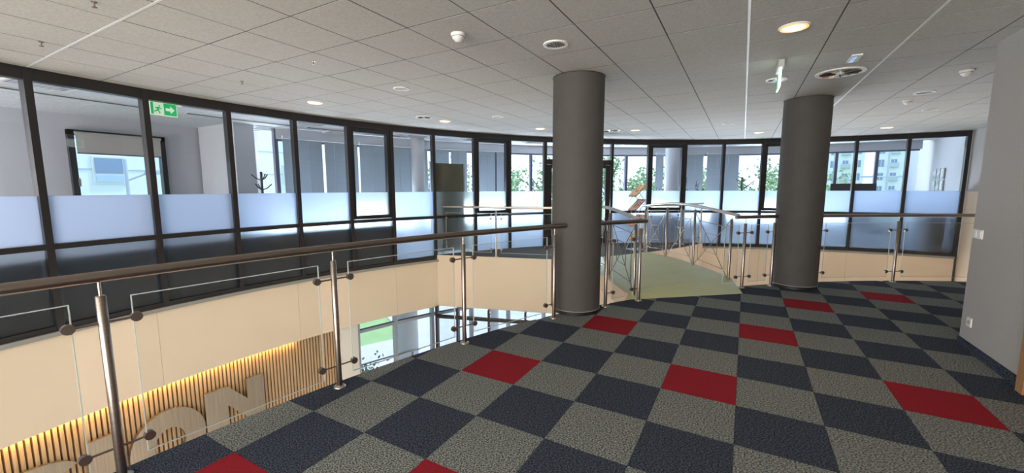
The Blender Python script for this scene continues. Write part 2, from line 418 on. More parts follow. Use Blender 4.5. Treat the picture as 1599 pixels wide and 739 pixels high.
# rear wall with window band, left closing wall
wb = MB()
wb.box((-1.2, YB - .1, -1.35), (16, .2, 4.5)); wb.box((-1.2, YB - .1, 2.65), (16, .2, .3))
for x in (-9, -6, 4.2): wb.box((x, YB - .1, 1.7), (.4, .2, 1.7))
wb.build('wall_back', 'wall_plaster', kind='structure', label='rear gallery wall behind the camera with a window band', category='wall')
a = gp(-154.3); MB().box(((a[0] - 9.0) / 2 - .0, a[1] + .0, -.4), (abs(a[0] + 9.0) + .1, .15, 6.4)).build('wall_left', 'wall_plaster', kind='structure', label='plain wall closing the void beyond the left edge', category='wall')
MB().box((-9.0, (YB + a[1]) / 2, -.4), (.15, a[1] - YB, 6.4)).build('wall_left', 'wall_plaster', kind='structure', label='plain side wall behind the camera on the left', category='wall')

# --- curved glass wall, bay by bay
AZ = [-154.3, -159.75, -165.2, -170.75, -176.48, -181.98, -187.52, -192.88, -197.84, -203.21, -208.97, -214.15, -219.64, -230.19, -235.96, -241.49, -247.06, -252.49, -258.2, -263.84, -269.31, -274.8]
WZ0 = -.10
names = ['far left, first of the wall', 'second from the far left of the wall', 'cut by the left edge of the photo', 'in front of the roller blind window', 'with the green exit sign behind its top', 'before the pale wall pillar', 'before the first coat rack', 'with an opening sash and handle at left', 'with the round office pillar behind', 'with the olive board behind', 'with a dark sash left of the near column', 'just left of the near column', 'double door', 'looking at trees right of the near column', 'with a sash behind the brochure stand', 'with leaves of an office plant behind', 'with the second coat rack behind', 'with a sash hidden partly by the far column', 'behind the far column', 'with a black monitor behind', 'with pale apartment blocks outside', 'last on the right, with framed papers behind']
def bay(k, a0, a1, sash=False, last=False, dark=False):
    p0, p1 = Vector(gp(a0)), Vector(gp(a1)); d = p1 - p0; L = d.length; rz = math.atan2(d.y, d.x)
    mid = (p0 + p1) / 2
    t = thing('window_%d' % k, 'glass wall bay ' + names[k - 1], 'window', (mid.x, mid.y, 0), rz, kind='structure')
    # local frame: x along the wall, +y towards the gallery
    MB().box((-L / 2, 0, (WZ0 + H) / 2), (.065, .13, H - WZ0)).build('mullion', 'frame_dark', t)
    if last: MB().box((L / 2, 0, (WZ0 + H) / 2), (.065, .13, H - WZ0)).build('mullion', 'frame_dark', t)
    w_ = L - .065
    MB().box((0, 0, 2.73), (w_, .11, .126)).build('top_rail', 'frame_dark', t)
    MB().box((0, 0, .86), (w_, .11, .062)).build('mid_rail', 'frame_dark', t)
    MB().box((0, 0, WZ0 + .03), (w_, .11, .06)).build('bottom_rail', 'frame_dark', t)
    MB().box((0, -.0, (1.43 + 2.667) / 2), (w_, .012, 2.667 - 1.43)).build('pane', 'glass', t)
    MB().box((0, -.0, (1.43 + .891) / 2), (w_, .012, 1.43 - .891)).build('frosted_pane', 'frost_clearer' if (sash or k == 10) else 'frost', t)
    MB().box((0, -.0, (.829 + WZ0 + .06) / 2), (w_, .012, .829 - WZ0 - .06)).build('frosted_pane', 'frost_clearer' if k == 10 else 'frost_low', t)
    if sash:
        s = MB(); z0, z1 = .90, 2.66
        for x in (-1, 1): s.box((x * (w_ / 2 - .035), .02, (z0 + z1) / 2), (.07, .12, z1 - z0))
        for z in (z0 + .035, z1 - .035): s.box((0, .02, z), (w_ - .14, .12, .07))
        so = s.build('sash', 'frame_black', t)
        hx = -(w_ / 2 - .035)
        MB().box((hx, .09, 1.72), (.03, .03, .10)).path([(hx, .10, 1.74), (hx, .135, 1.74), (hx, .135, 1.38)], .012, 8).build('handle', 'steel_bright', so)
    return t
K = 0
for k in range(len(AZ) - 1):
    K += 1
    if K == 13: continue
    bay(K, AZ[k], AZ[k + 1], sash=K in (8, 11, 15, 18), last=(k == len(AZ) - 2))
# double entrance door in bay 13
p0, p1 = Vector(gp(AZ[12])), Vector(gp(AZ[13])); d = p1 - p0; L = d.length; rz = math.atan2(d.y, d.x); mid = (p0 + p1) / 2
t = thing('door_2', 'black framed glass double door behind the near dark column', 'door', (mid.x, mid.y, 0), rz, kind='structure')
MB().box((-L / 2, 0, H / 2), (.08, .13, H)).build('mullion', 'frame_dark', t)
MB().box((0, 0, 2.73), (L - .08, .11, .126)).build('top_rail', 'frame_dark', t)
MB().box((0, 0, 2.18), (L - .08, .12, .13)).build('transom', 'frame_dark', t)
MB().box((0, 0, 2.455), (L - .08, .012, .42)).build('pane', 'glass', t)
for s in (-1, 1):
    lf = MB(); W2 = (L - .10) / 2; cx = s * (W2 / 2 + .006)
    for e in (-1, 1): lf.box((cx + e * (W2 / 2 - .07), 0, 1.06), (.14, .07, 2.1))
    for z, hh in ((.09, .16), (2.07, .09)): lf.box((cx, 0, z), (W2 - .28, .07, hh))
    lo = lf.build('door_leaf', 'frame_dark', t)
    MB().box((cx, 0, 1.1), (W2 - .28, .012, 1.86)).build('pane', 'glass', lo)
    MB().path([(cx - s * (W2 / 2 - .07), .05, .8), (cx - s * (W2 / 2 - .07), .09, .82), (cx - s * (W2 / 2 - .07), .09, 1.28), (cx - s * (W2 / 2 - .07), .05, 1.3)], .013, 8).build('handle', 'steel_bright', lo)
    st = MB(); e = cx + s * (W2 / 2 - .07)
    for z in (1.93, 1.66):
        st.box((e + .025, .038, z), (.06, .004, .06)); st.box((e - .025, .038, z - .06), (.05, .004, .05))
    st.build('sticker', 'sticker', lo, label='small cream square stickers on the door stile')

# --- slab edge under the glass: ledge and cream fascia with joints, office floor
fa0, fa1 = -274.8, -154.3
MB().arcband(G, RG - .10, RG + .06, fa0, fa1, -.15, -.10, 90).build('trim_1', 'ledge', kind='structure', label='grey ledge running under the curved glass wall', category='trim')
fs = thing('wall_fascia', 'cream curved parapet band below the glass wall', 'wall', kind='structure')
a = fa0; n = 0
while a < fa1 - .5:
    b = min(a + 11.0, fa1)
    MB().arcband(G, RG - .06, RG - .0, a + .01, b - .01, -1.2, -.15, 10).build('panel', 'cream', fs); a = b
fl = MB().arcband(G, RG + .0, 12.6, 82, 170.5, -1.16, -.012, 50).arcband(G, RG + .0, 14.2, 170.5, 218, -1.16, -.012, 30).build('floor_office', 'landing_carpet', kind='structure', label='grey carpeted office floor behind the glass wall', category='floor')

# --- landing between the bridge and the door
BR0, BR1 = Vector((-.19, 2.19)), Vector((-2.02, 4.65))     # right rail of the bridge
BL0, BL1 = Vector((-1.30, .55)), Vector((-3.06, 2.92))     # left rail
land = [gp(156.6, RG - .01), (-4.6, 2.44), tuple(BL1 + Vector((-.05, -.04))), tuple(BR1 + Vector((.05, .04))), (-1.38, 5.92), (-1.0, 7.10), gp(116.2, RG - .01)]
land += [gp(az, RG - .01) for az in range(118, 156, 4)]
lf = MB().prism(land, -.30, 0).build('floor_landing', 'landing_carpet', kind='structure', label='grey carpeted landing between bridge and glass door', category='floor')
lw = MB()
edge = [gp(156.6, RG - .05), (-4.6, 2.44), tuple(BL1 + Vector((-.05, -.04))), tuple(BR1 + Vector((.05, .04))), (-1.38, 5.92), (-1.0, 7.10), gp(116.2, RG - .05)]
for p, q in zip(edge[:-1], edge[1:]):
    p, q = Vector(p), Vector(q); d = q - p; n_ = Vector((d.y, -d.x)).normalized()
    under = (p - BL1).length < .2 and (q - BR1).length < .2
    lw.prism([p, q, q + n_ * .03, p + n_ * .03], -1.18, -.30 if under else .004)
lw.build('wall_landing', 'cream', kind='structure', label='cream fascia around the landing edge', category='wall')

# --- bridge
def bz(t): return .082 * math.sin(PI * max(0, min(1, t)))
br = thing('footbridge', 'arched footbridge with a pale green deck across the void', 'bridge')
u = (BR1 - BR0).normalized(); pr_ = Vector((u.y, -u.x))
N0, N1 = Vector((-1.36, .34)), Vector((.02, 1.49))
Lp = [N0, BL0 - pr_ * .07, BL1 - pr_ * .07]; Rp = [N1, BR0 + pr_ * .07, BR1 + pr_ * .07]
def dk(t):   # left and right deck edge at t (0..1)
    if t < .16:
        s = t / .16; l = Lp[0].lerp(Lp[1], s); r = Rp[0].lerp(Rp[1], s)
    else:
        s = (t - .16) / .84; l = Lp[1].lerp(Lp[2], s); r = Rp[1].lerp(Rp[2], s)
    return l, r, bz(t) + .006
seams = [0, .2, .36, .52, .68, .84, 1.0]
for i in range(len(seams) - 1):
    vs = []; n = 5
    for k in range(n + 1):
        t = seams[i] + .0012 + (seams[i + 1] - seams[i] - .0024) * k / n
        l, r, z = dk(t)
        vs += [(l.x, l.y, z), (r.x, r.y, z), (r.x, r.y, z - .03 if i else z - .005), (l.x, l.y, z - .03 if i else z - .005)]
    fs_ = []
    for k in range(n):
        o = k * 4
        for e in range(4): fs_.append((o + e, o + (e + 1) % 4, o + 4 + (e + 1) % 4, o + 4 + e))
    fs_ += [(3, 2, 1, 0), (n * 4, n * 4 + 1, n * 4 + 2, n * 4 + 3)]
    MB().add(vs, fs_).build('deck_panel', 'deck_green', br)
for side in (0, 1):
    vs = []; n = 14
    for k in range(n + 1):
        t = .17 + .82 * k / n; l, r, z = dk(t); p = (l, r)[side]; q = p + pr_ * (.035 if side else -.035)
        vs += [(p.x, p.y, z + .004), (q.x, q.y, z + .004), (q.x, q.y, z - .26), (p.x, p.y, z - .26)]
    fs_ = []
    for k in range(n):
        o = k * 4
        for e in range(4): fs_.append((o + e, o + (e + 1) % 4, o + 4 + (e + 1) % 4, o + 4 + e))
    fs_ += [(3, 2, 1, 0), (n * 4, n * 4 + 1, n * 4 + 2, n * 4 + 3)]
    MB().add(vs, fs_).build('stringer', 'cream', br)
MB().prism([Lp[1] + pr_ * .3, Rp[1] - pr_ * .3, Rp[2] - pr_ * .3, Lp[2] + pr_ * .3], -.26, -.10).build('underside', 'cream', br)

# ================================================================== RAILINGS
def post(parent, x, y, z0, dirs, nrm, top=.98, r=.0215, zrail=1.075, clamps=(.84, .17), mt='steel'):
    """dirs: unit 2-vectors along the rail on which clamps sit"""
    p = MB().lathe([(r, z0 + .0), (r, z0 + top - .004), (r - .004, z0 + top)], (x, y, 0), 18).build('post', mt, parent)
    MB().lathe([(.007, z0 + top), (.007, zrail - .02)], (x, y, 0), 8).build('pin', 'steel_bright', p)
    MB().lathe([(.045, z0), (.045, z0 + .006), (.024, z0 + .014)], (x, y, 0), 20).build('base_plate', 'steel_bright', p)
    for d in dirs:
        for zc in clamps:
            c = MB(); e = Vector((x, y)) + Vector(d) * .125
            c.path([(x + d[0] * r * .8, y + d[1] * r * .8, z0 + zc), (e.x, e.y, z0 + zc)], .006, 8)
            nn = Vector((nrm[0], nrm[1], 0)); ce = Vector((e.x, e.y, z0 + zc))
            c.path([ce - nn * .014, ce + nn * .014], .025, 18)
            c.build('clamp', 'disc_steel', p)
    return p
def glass_panel(parent, a, b, z0=.09, z1=.955, th=.010, mt='rail_glass'):
    a, b = Vector(a), Vector(b); d = (b - a); rz = math.atan2(d.y, d.x); c = (a + b) / 2
    g = MB().box((c.x, c.y, (z0 + z1) / 2), (d.length, th, z1 - z0), rz).build('glass_panel', mt, parent)
    e = MB(); L = d.length
    u_ = d.normalized()
    e.box((c.x, c.y, z1 + .002), (L + .008, th + .001, .004), rz); e.box((c.x, c.y, z0 - .002), (L + .008, th + .001, .004), rz)
    for s in (-1, 1):
        q = c + u_ * (s * (L / 2 + .002)); e.box((q.x, q.y, (z0 + z1) / 2), (.004, th + .001, z1 - z0), rz)
    e.build('polished_edge', 'glass_edge', g)
def void_rail(label, azs, rail, clampsides, panel_ends, r=.0275):
    t = thing('glass_railing', label, 'railing')
    n = max(2, int(abs(rail[1] - rail[0]) / 1.0))
    MB().path([vp(rail[0] + (rail[1] - rail[0]) * i / n, RV, 1.075) for i in range(n + 1)], r, 18).build('handrail', 'steel', t)
    for a, sd in zip(azs, clampsides):
        x, y = vp(a); tg = (-math.sin(R(a)), math.cos(R(a))); nr = (math.cos(R(a)), math.sin(R(a)))
        post(t, x, y, 0, [(tg[0] * s, tg[1] * s) for s in sd], nr)
    for a, b in panel_ends: glass_panel(t, vp(a), vp(b))
    return t
gap = math.degrees(.115 / RV)
L_AZ = [190.9, 183.75, 176.55, 169.4, 162.2, 155.05]
void_rail('steel and glass gallery railing sweeping from the left edge to the near column', L_AZ, (197, 153.3), [(1, -1)] * 5 + [(1,)], [(L_AZ[i] - gap, L_AZ[i + 1] + gap) for i in range(5)])
void_rail('short steel and glass railing between near column and bridge', [150.15, 146.75], (151.2, 146.2), [(-1,), (1,)], [(150.15 - gap, 146.75 + gap)])
void_rail('short steel and glass railing between the bridge and far column', [135.55, 132.4], (136.6, 131.6), [(1, -1), (1,)], [(135.55 - gap, 132.4 + gap), (138.1 - gap * .6, 135.55 + gap)])
void_rail('steel and glass railing from the far column to the end wall', [127.7, 119.95, 112.2], (128.7, 105.8), [(-1,), (1, -1), (1, -1)], [(127.7 - gap, 119.95 + gap), (119.95 - gap, 112.2 + gap), (112.2 - gap, 106.3)])

def web(parent, A, B, zA, zB):
    """spider-web infill between two posts; A,B 2-vectors; zA,zB base heights"""
    A3 = lambda s, h: Vector((A.x + (B.x - A.x) * s, A.y + (B.y - A.y) * s, zA + (zB - zA) * s + h))
    lo, hi, r = .03, .98, .006
    def rod(a, b): MB().path([A3(a[0], lo + (hi - lo) * a[1]), A3(b[0], lo + (hi - lo) * b[1])], r, 6).build('rod', 'steel', parent)
    rod((.02, 0), (.98, 1)); rod((.02, 1), (.98, 0))
    for q in (.13, .33):
        c = [(q, q), (1 - q, q), (1 - q, 1 - q), (q, 1 - q)]
        for i in range(4): rod(c[i], c[(i + 1) % 4])
def bridge_rail(label, P0, P1, s0, s1):
    t = thing('bridge_railing', label, 'railing')
    nrm = pr_; P = [P0.lerp(P1, s) for s in (0, .334, .667, 1.0)]; ts = [.17 + .83 * s for s in (0, .334, .667, 1.0)]
    Z = [bz(x) for x in ts]; Z[0] = .02; Z[3] = 0
    pts = []
    d = (P1 - P0)
    for k in range(17):
        s = s0 + (s1 - s0) * k / 16; p = P0 + d * s; pts.append((p.x, p.y, 1.09 + .107 * math.sin(PI * max(0, min(1, s * .96 + .02)))))
    MB().path(pts, .0265, 16).build('handrail', 'steel_bright', t)
    for p, z in zip(P, Z):
        i = P.index(p); zr = 1.09 + .107 * math.sin(PI * (i / 3))
        post(t, p.x, p.y, z, [], nrm, top=zr - z - .07, zrail=zr, mt='steel')
    for i in range(3): web(t, P[i], P[i + 1], Z[i], Z[i + 1])
    return t
bridge_rail('right bridge railing of steel with spider-web rod infill', BR0, BR1, -.05, 1.04)
bridge_rail('left bridge railing of steel with spider-web rod infill', BL0, BL1, -.05, 1.04)
# knuckles joining the bridge handrails to the gallery handrails are drawn as short tubes of the bridge rail
def landing_rail(label, pts, glass=True, over=.1, postskip=()):
    t = thing('landing_railing', label, 'railing')
    P = [Vector(p) for p in pts]
    e0 = P[0] + (P[0] - P[1]).normalized() * over; e1 = P[-1] + (P[-1] - P[-2]).normalized() * over
    MB().path([(p.x, p.y, 1.09) for p in [e0] + P[1:-1] + [e1]], .0265, 14).build('handrail', 'steel_bright', t)
    for i, p in enumerate(P):
        ds = []
        if i > 0: ds.append(tuple((P[i - 1] - p).normalized()))
        if i < len(P) - 1: ds.append(tuple((P[i + 1] - p).normalized()))
        dd = (P[min(i + 1, len(P) - 1)] - P[max(i - 1, 0)]).normalized()
        post(t, p.x, p.y, 0, ds, (dd.y, -dd.x), top=1.0, zrail=1.09, mt='steel_bright')
    for a, b in zip(P[:-1], P[1:]):
        d_ = (b - a).normalized(); glass_panel(t, a + d_ * .115, b - d_ * .115)
landing_rail('steel and glass railing on the left edge of the landing', [(-6.05, 2.20), (-4.75, 2.47), tuple(BL1 + Vector((-.12, -.02)))])
landing_rail('steel and glass railing on the right edge of the landing', [tuple(BR1 + Vector((.03, .10))), (-1.40, 5.88), (-1.04, 7.10)])

# ================================================================== LOBBY BELOW
MB().arcband(G, .0, RG + .3, 0, 360, LOB - .1, LOB, 72).build('floor_lobby', 'lobby_floor', kind='structure', label='pale lobby floor seen below the bridge', category='floor')
sw = thing('wall_slats', 'wall of vertical timber slats under the cream parapet', 'wall', kind='structure')
MB().arcband(G, RG + .10, RG + .2, 168.8, 204, LOB, -1.16, 40).build('backing', 'wood_dark', sw)
pitch = math.degrees(.0545 / RG); sm = None; a = 169.2; n = 0
while a < 201.5:
    p = gp(a, RG + .075, (LOB - 1.18) / 2)
    if sm is None: sm = MB().box((0, 0, 0), (.045, .034, -1.18 - LOB)).mesh('slat', 'wood_slat')
    place('slat', sm, sw, loc=p, rz=R(a)); a += pitch; n += 1
led = MB().arcband(G, RG + .012, RG + .045, 173.6, 201, -1.198, -1.187, 30).build('light_strip', 'led_warm', label='warm glowing light strip along the top of the timber slats', category='light')
MB().arcband(G, RG + .02, RG + .22, 166.9, 168.9, LOB, -1.16, 4).build('wall_pilaster', 'cream_white', kind='structure', label='white pilaster between timber slats and lobby windows', category='wall')
# steel letters
def letter(az_c, width, label, polys, name):
    """polys in local x (0..width, left to right as read), z 0..1 of the cap height"""
    ht = .98; zt = -1.57; c = gp(az_c, RG - .02); t = MB()
    rz = R(az_c) - PI / 2     # +x local runs clockwise = to the right when seen from the void
    u_ = Vector((-math.sin(R(az_c)), math.cos(R(az_c)))) * -1
    n_ = Vector((math.cos(R(az_c)), math.sin(R(az_c))))
    for poly in polys:
        f = []; b = []
        for x, z in poly:
            p = Vector(c) + u_ * (x - width / 2); zz = zt - ht + z * ht
            f.append((p.x - n_.x * .025, p.y - n_.y * .025, zz)); b.append((p.x + n_.x * .025, p.y + n_.y * .025, zz))
        m_ = len(poly); t.add(f + b, [tuple(range(m_)), tuple(reversed(range(m_, 2 * m_)))] + [(i, i + m_, (i + 1) % m_ + m_, (i + 1) % m_) for i in range(m_)])
    return t.build('steel_letter', 'steel_letter', label=label, category='letter', group='brushed steel wall letters')
def ring(w_, st, n=40, a0=0, a1=360, sx=1, cx=None, cz=.5, rz_=.5):
    out = []; cx = w_ / 2 if cx is None else cx
    for i in range(n):
        t0, t1 = R(a0 + (a1 - a0) * i / n), R(a0 + (a1 - a0) * (i + 1) / n)
        ro, zo = w_ / 2, rz_; ri, zi = w_ / 2 - st, rz_ - st / .98 * 1.0
        out.append([(cx + ro * math.cos(t0), cz + zo * math.sin(t0)), (cx + ro * math.cos(t1), cz + zo * math.sin(t1)), (cx + ri * math.cos(t1), cz + zi * math.sin(t1)), (cx + ri * math.cos(t0), cz + zi * math.sin(t0))])
    return out
# azimuth grows to the left when seen from the gallery?  az decreases from 189 (left) to 177 (right)
letter(179.2 - .0 - .0, .86, 'brushed steel letter N on the timber slats, rightmost', [[(0, 0), (.30, 0), (.30, .694), (.59, .341), (.59, 0), (.86, 0), (.86, 1), (.59, 1), (.59, .675), (.32, 1), (0, 1)]], 'n')
letter(184.15, .90, 'brushed steel letter O on the timber slats beside the N', ring(.90, .265), 'o')
letter(188.0, .28, 'brushed steel letter I behind the nearest railing post', [[(0, 0), (.28, 0), (.28, 1), (0, 1)]], 'i')
S = ring(1.0, .25, 24, 20, 270, cz=.735, rz_=.265) + ring(1.0, .25, 24, -160, 90, cz=.265, rz_=.265)
letter(191.9, 1.0, 'brushed steel rounded letter at the bottom left corner', S, 's')

# ground-floor glazing on the curve, and the entrance lobby glazing under the landing
def glazing(k, p, q, label, zs=(LOB, -1.2), transom=-1.41, mt='frame_silver', w_=.07):
    p, q = Vector(p), Vector(q); d = q - p; L = d.length; rz = math.atan2(d.y, d.x); c = (p + q) / 2
    t = thing('window_%d' % k, label, 'window', (c.x, c.y, 0), rz, kind='structure')
    MB().box((-L / 2, 0, sum(zs) / 2), (w_, .12, zs[1] - zs[0])).build('mullion', mt, t)
    MB().box((0, 0, transom), (L - w_, .10, .06)).build('transom', mt, t)
    MB().box((0, 0, zs[0] + .04), (L - w_, .10, .08)).build('bottom_rail', mt, t)
    MB().box((0, 0, sum(zs) / 2), (L - w_, .01, zs[1] - zs[0])).build('pane', 'glass_outer', t)
ga = [166.8, 162.15, 157.2, 151.5, 145.8, 140.1, 134.4, 128.7, 123, 117.3, 111.6, 105.9, 100.2, 94.5, 88.5]
for i in range(len(ga) - 1):
    glazing(23 + i, gp(ga[i], RG + .1), gp(ga[i + 1], RG + .1), 'ground floor window bay %s' % ['right of the white pilaster', 'with the garden and white outdoor column behind', 'first beyond the entrance corner', 'seen through the entrance glazing, left part', 'seen through the entrance glazing, middle', 'seen through the entrance glazing, right part', 'behind the foot of the near column', 'below the landing', 'below the bridge end', 'below the right part of the glass wall', 'below the cream parapet, left of the far column', 'below the cream parapet, behind the far column', 'below the cream parapet, right of the far column', 'last before the end wall'][i], transom=-1.41)
va, vb = Vector(gp(157.0, RG - .1)), Vector((-3.2, 2.82)); vz = [0, .17, .42, .70, 1.0]
for i in range(4):
    glazing(40 + i, va.lerp(vb, vz[i]), va.lerp(vb, vz[i + 1]), 'entrance glazing under the landing, %s bay' % ['leftmost', 'second', 'third', 'rightmost'][i], mt='frame_dark', w_=.05, zs=(LOB, -1.18))

# ================================================================== OFFICES BEHIND THE GLASS
RF = 12.45
FAZ = [169.9, 164.6, 159.3, 154.0, 148.7, 143.4, 138.1, 132.8, 127.5, 123.5, 119.8, 114.6, 109.4, 104.2, 100.0, 95.5, 91.2, 87.0]
FN = ['with sheer blind at its left edge', 'behind the first closed blinds', 'behind the closed blinds in the left office', 'beside the round office pillar', 'behind the olive board', 'with blinds left of the near column', 'showing trees left of the near column', 'behind the near column', 'right of the near column', 'showing trees, left of the office pillar', 'beside the second office pillar', 'behind dark blinds', 'between dark blinds and coat rack', 'showing sky and trees by the coat rack', 'behind the far column', 'showing the left apartment block', 'showing the right apartment block']
for i in range(len(FAZ) - 1):
    p, q = Vector(gp(FAZ[i], RF)), Vector(gp(FAZ[i + 1], RF)); d = q - p; L = d.length; rz = math.atan2(d.y, d.x); c = (p + q) / 2
    t = thing('window_%d' % (50 + i), 'office outer window ' + FN[i], 'window', (c.x, c.y, 0), rz, kind='structure')
    MB().box((-L / 2, 0, 1.4), (.07, .14, 2.8)).build('mullion', 'facade_frame', t)
    MB().box((0, 0, 2.68), (L, .16, .24)).build('header', 'office_wall', t)
    MB().box((0, 0, 2.55), (L - .07, .09, .06)).build('top_rail', 'facade_frame', t)
    MB().box((0, 0, .25), (L, .16, .5)).build('sill_wall', 'office_wall', t)
    MB().box((0, 0, 1.51), (L - .07, .012, 2.02)).build('pane', 'glass_outer', t)
lw = MB()   # left office outer wall with a window opening (y -2.68..-1.33, z .55..2.5)
x = -10.35; T = .2
lw.box((x, -6.3, 1.35), (T, 7.24, 3.0)); lw.box((x, -.4, 1.35), (T, 1.86, 3.0))
lw.box((x, -2.005, .25), (T, 1.35, .8)); lw.box((x, -2.005, 2.66), (T, 1.35, .34))
lw.box((-9.5, -.52, 1.4), (1.4, .38, 2.8))
lw.build('wall_office', 'office_wall', kind='structure', label='pale office wall on the left with a black framed window', category='wall')
t = thing('window_70', 'black framed office window with a half lowered roller blind', 'window', (-10.22, -2.005, 0), kind='structure')
f = MB()
for y in (-.64, .64): f.box((0, y, 1.575), (.14, .08, 1.9))
for z in (.67, 2.48): f.box((0, 0, z), (.14, 1.36, .09))
f.build('window_frame', 'frame_black', t)
MB().box((-.05, 0, 1.58), (.012, 1.2, 1.8)).build('pane', 'glass_outer', t)
MB().box((.075, -.60, 1.62), (.03, .03, .14)).build('handle', 'steel_bright', t)
t = thing('roller_blind', 'beige roller blind half lowered in the left office window', 'blind', (-10.12, -2.005, 0))
MB().box((0, 0, 2.30), (.006, 1.18, .34)).build('fabric', 'roller_fabric', t)
MB().box((.0, 0, 2.125), (.016, 1.18, .02)).build('bottom_bar', 'facade_frame', t)
MB().path([(0, -.6, 2.47), (0, .6, 2.47)], .025, 10).build('roller', 'grey_plastic', t)
MB().box((XW - .0, 10.2, 1.35), (.08, 4.0, 2.9)).build('wall_partition', 'office_wall', kind='structure', label='pale office partition at the right end', category='wall')
# vertical blinds: panels hung inside the facade
def blinds(az0, az1, label, n, gaps=()):
    t = thing('vertical_blind', label, 'blind')
    for i in range(n):
        b0 = az0 + (az1 - az0) * i / n; b1 = az0 + (az1 - az0) * (i + 1) / n
        g0 = .28 if i in gaps else .012
        p, q = Vector(gp(b0 - g0, RF - .22)), Vector(gp(b1 + .012, RF - .22)); d = q - p; c = (p + q) / 2
        MB().box((c.x, c.y, 1.90), (d.length, .012, 1.32), math.atan2(d.y, d.x)).build('blind_panel', 'blind', t)
    mid_ = MB().arcband(G, RF - .26, RF - .18, az1, az0, 2.565, 2.62, max(3, n)); mid_.build('head_rail', 'blind_head', t)
blinds(169.6, 161.9, 'grey closed vertical blind left of the opening sash bay', 6, (3,))
blinds(161.7, 153.3, 'grey closed vertical blind behind the opening sash bay', 7, ())
blinds(152.9, 147.9, 'grey vertical blind above the olive board', 4, (2,))
blinds(147.2, 141.6, 'grey vertical blind behind the dark sash left of the near column', 5, (3,))
blinds(119.4, 112.5, 'dark grey blind beside the second office pillar', 6, (1,))
blinds(112.0, 107.6, 'dark grey blind left of the second coat rack', 3, ())
# office pillars
column(*gp(155.2, 11.9), 'round pale pillar in the left office before the blinds', r=.17, mt='office_wall', base=False)
column(*gp(117.5, 11.9), 'round pale pillar in the far office behind the glass', r=.21, mt='office_wall', base=False)
# olive board
c = gp(154.35, 10.57); t = thing('partition_board', 'tall olive board standing behind the glass wall', 'board', (c[0], c[1], 0), R(154.35) + PI / 2)
MB().box((0, 0, 1.10), (.86, .04, 1.96)).build('panel', 'olive_board', t)
b = MB()
for x in (-.42, .42): b.box((x, 0, 1.09), (.03, .06, 2.0)); b.box((x, 0, .02), (.05, .26, .04))
b.build('stand', 'frame_silver', t)
# dark low cabinets standing against the frosted glass on the left
cab0 = None
cl = ['behind the second bay from the far left', 'behind the bay cut by the left photo edge', 'below the roller blind window', 'below the green exit sign', 'below the pale wall pillar', 'below the first coat rack', 'below the opening sash']
for i, k in enumerate(range(1, 8)):
    am = (AZ[k] + AZ[k + 1]) / 2; c = gp(am, RG + .27)
    if cab0 is None:
        cab0 = thing('low_cabinet', 'low black office cabinet ' + cl[i], 'cabinet', (c[0], c[1], 0), R(am) - PI / 2, group='low black cabinets behind the frosted glass')
        MB().box((0, 0, .36), (.93, .40, .66)).build('body', 'dark_cabinet', cab0)
        MB().box((0, 0, .705), (.95, .42, .03)).build('top', 'dark_cabinet', cab0)
        MB().box((0, 0, .02), (.9, .34, .04)).build('plinth', 'dark_plastic', cab0)
    else: dup(cab0, (c[0], c[1], 0), R(am) - PI / 2, label='low black office cabinet ' + cl[i])
# coat racks
def coat_rack(az, r, label):
    c = gp(az, r); t = thing('coat_rack', label, 'coat rack', (c[0], c[1], 0), R(az))
    MB().path([(0, 0, .03), (0, 0, 1.82)], .022, 10).build('pole', 'dark_plastic', t)
    MB().lathe([(.19, 0), (.19, .02), (.05, .04)], (0, 0, 0), 20).build('base', 'dark_plastic', t)
    for k in range(6):
        a_ = k * PI / 3; z = 1.70 if k % 2 else 1.52; dx, dy = math.cos(a_), math.sin(a_)
        MB().path([(0, 0, z - .04), (dx * .09, dy * .09, z), (dx * .16, dy * .16, z + .07)], .011, 6).build('hook', 'dark_plastic', t)
coat_rack(173.2, 11.45, 'dark branching coat rack behind the glass on the left')
coat_rack(108.3, 11.4, 'dark branching coat rack in the far office right of the blinds')
# plants
def plant(az, r, h, label, seed, n=60):
    rnd = random.Random(seed); c = gp(az, r); t = thing('potted_plant', label, 'plant', (c[0], c[1], 0))
    MB().lathe([(.11, 0), (.16, .32), (.17, .33), (.15, .33)], (0, 0, 0), 18).build('pot', 'white_plastic', t)
    st = MB(); lf_ = MB()
    for k in range(7):
        a_ = rnd.uniform(0, 2 * PI); rr = rnd.uniform(.08, .26); hh = h * rnd.uniform(.75, 1)
        pts = [(0, 0, .3), (rr * .4 * math.cos(a_), rr * .4 * math.sin(a_), .3 + (hh - .3) * .5), (rr * math.cos(a_), rr * math.sin(a_), hh)]
        st.path(pts, .006, 5)
        for q in range(n // 7):
            s = rnd.uniform(.4, 1); p = Vector(pts[1]).lerp(Vector(pts[2]), (s - .4) / .6)
            b_ = rnd.uniform(0, 2 * PI); l = rnd.uniform(.07, .12); ww = l * .3; up = rnd.uniform(-.2, .7)
            d_ = Vector((math.cos(b_), math.sin(b_), up)).normalized(); s_ = d_.cross(Vector((0, 0, 1))).normalized()
            lf_.add([p, p + d_ * l * .5 + s_ * ww, p + d_ * l, p + d_ * l * .5 - s_ * ww], [(0, 1, 2, 3)])
    st.build('stem', 'trunk', t); lf_.build('foliage', 'leaf', t, kind='stuff')
plant(114.9, 11.75, 1.86, 'tall office plant right of the second office pillar', 1)
plant(120.6, 11.7, 1.62, 'office plant left of the second office pillar', 2, 48)
plant(116.6, 11.3, 1.60, 'small leafy office plant in front of the second office pillar', 3, 40)
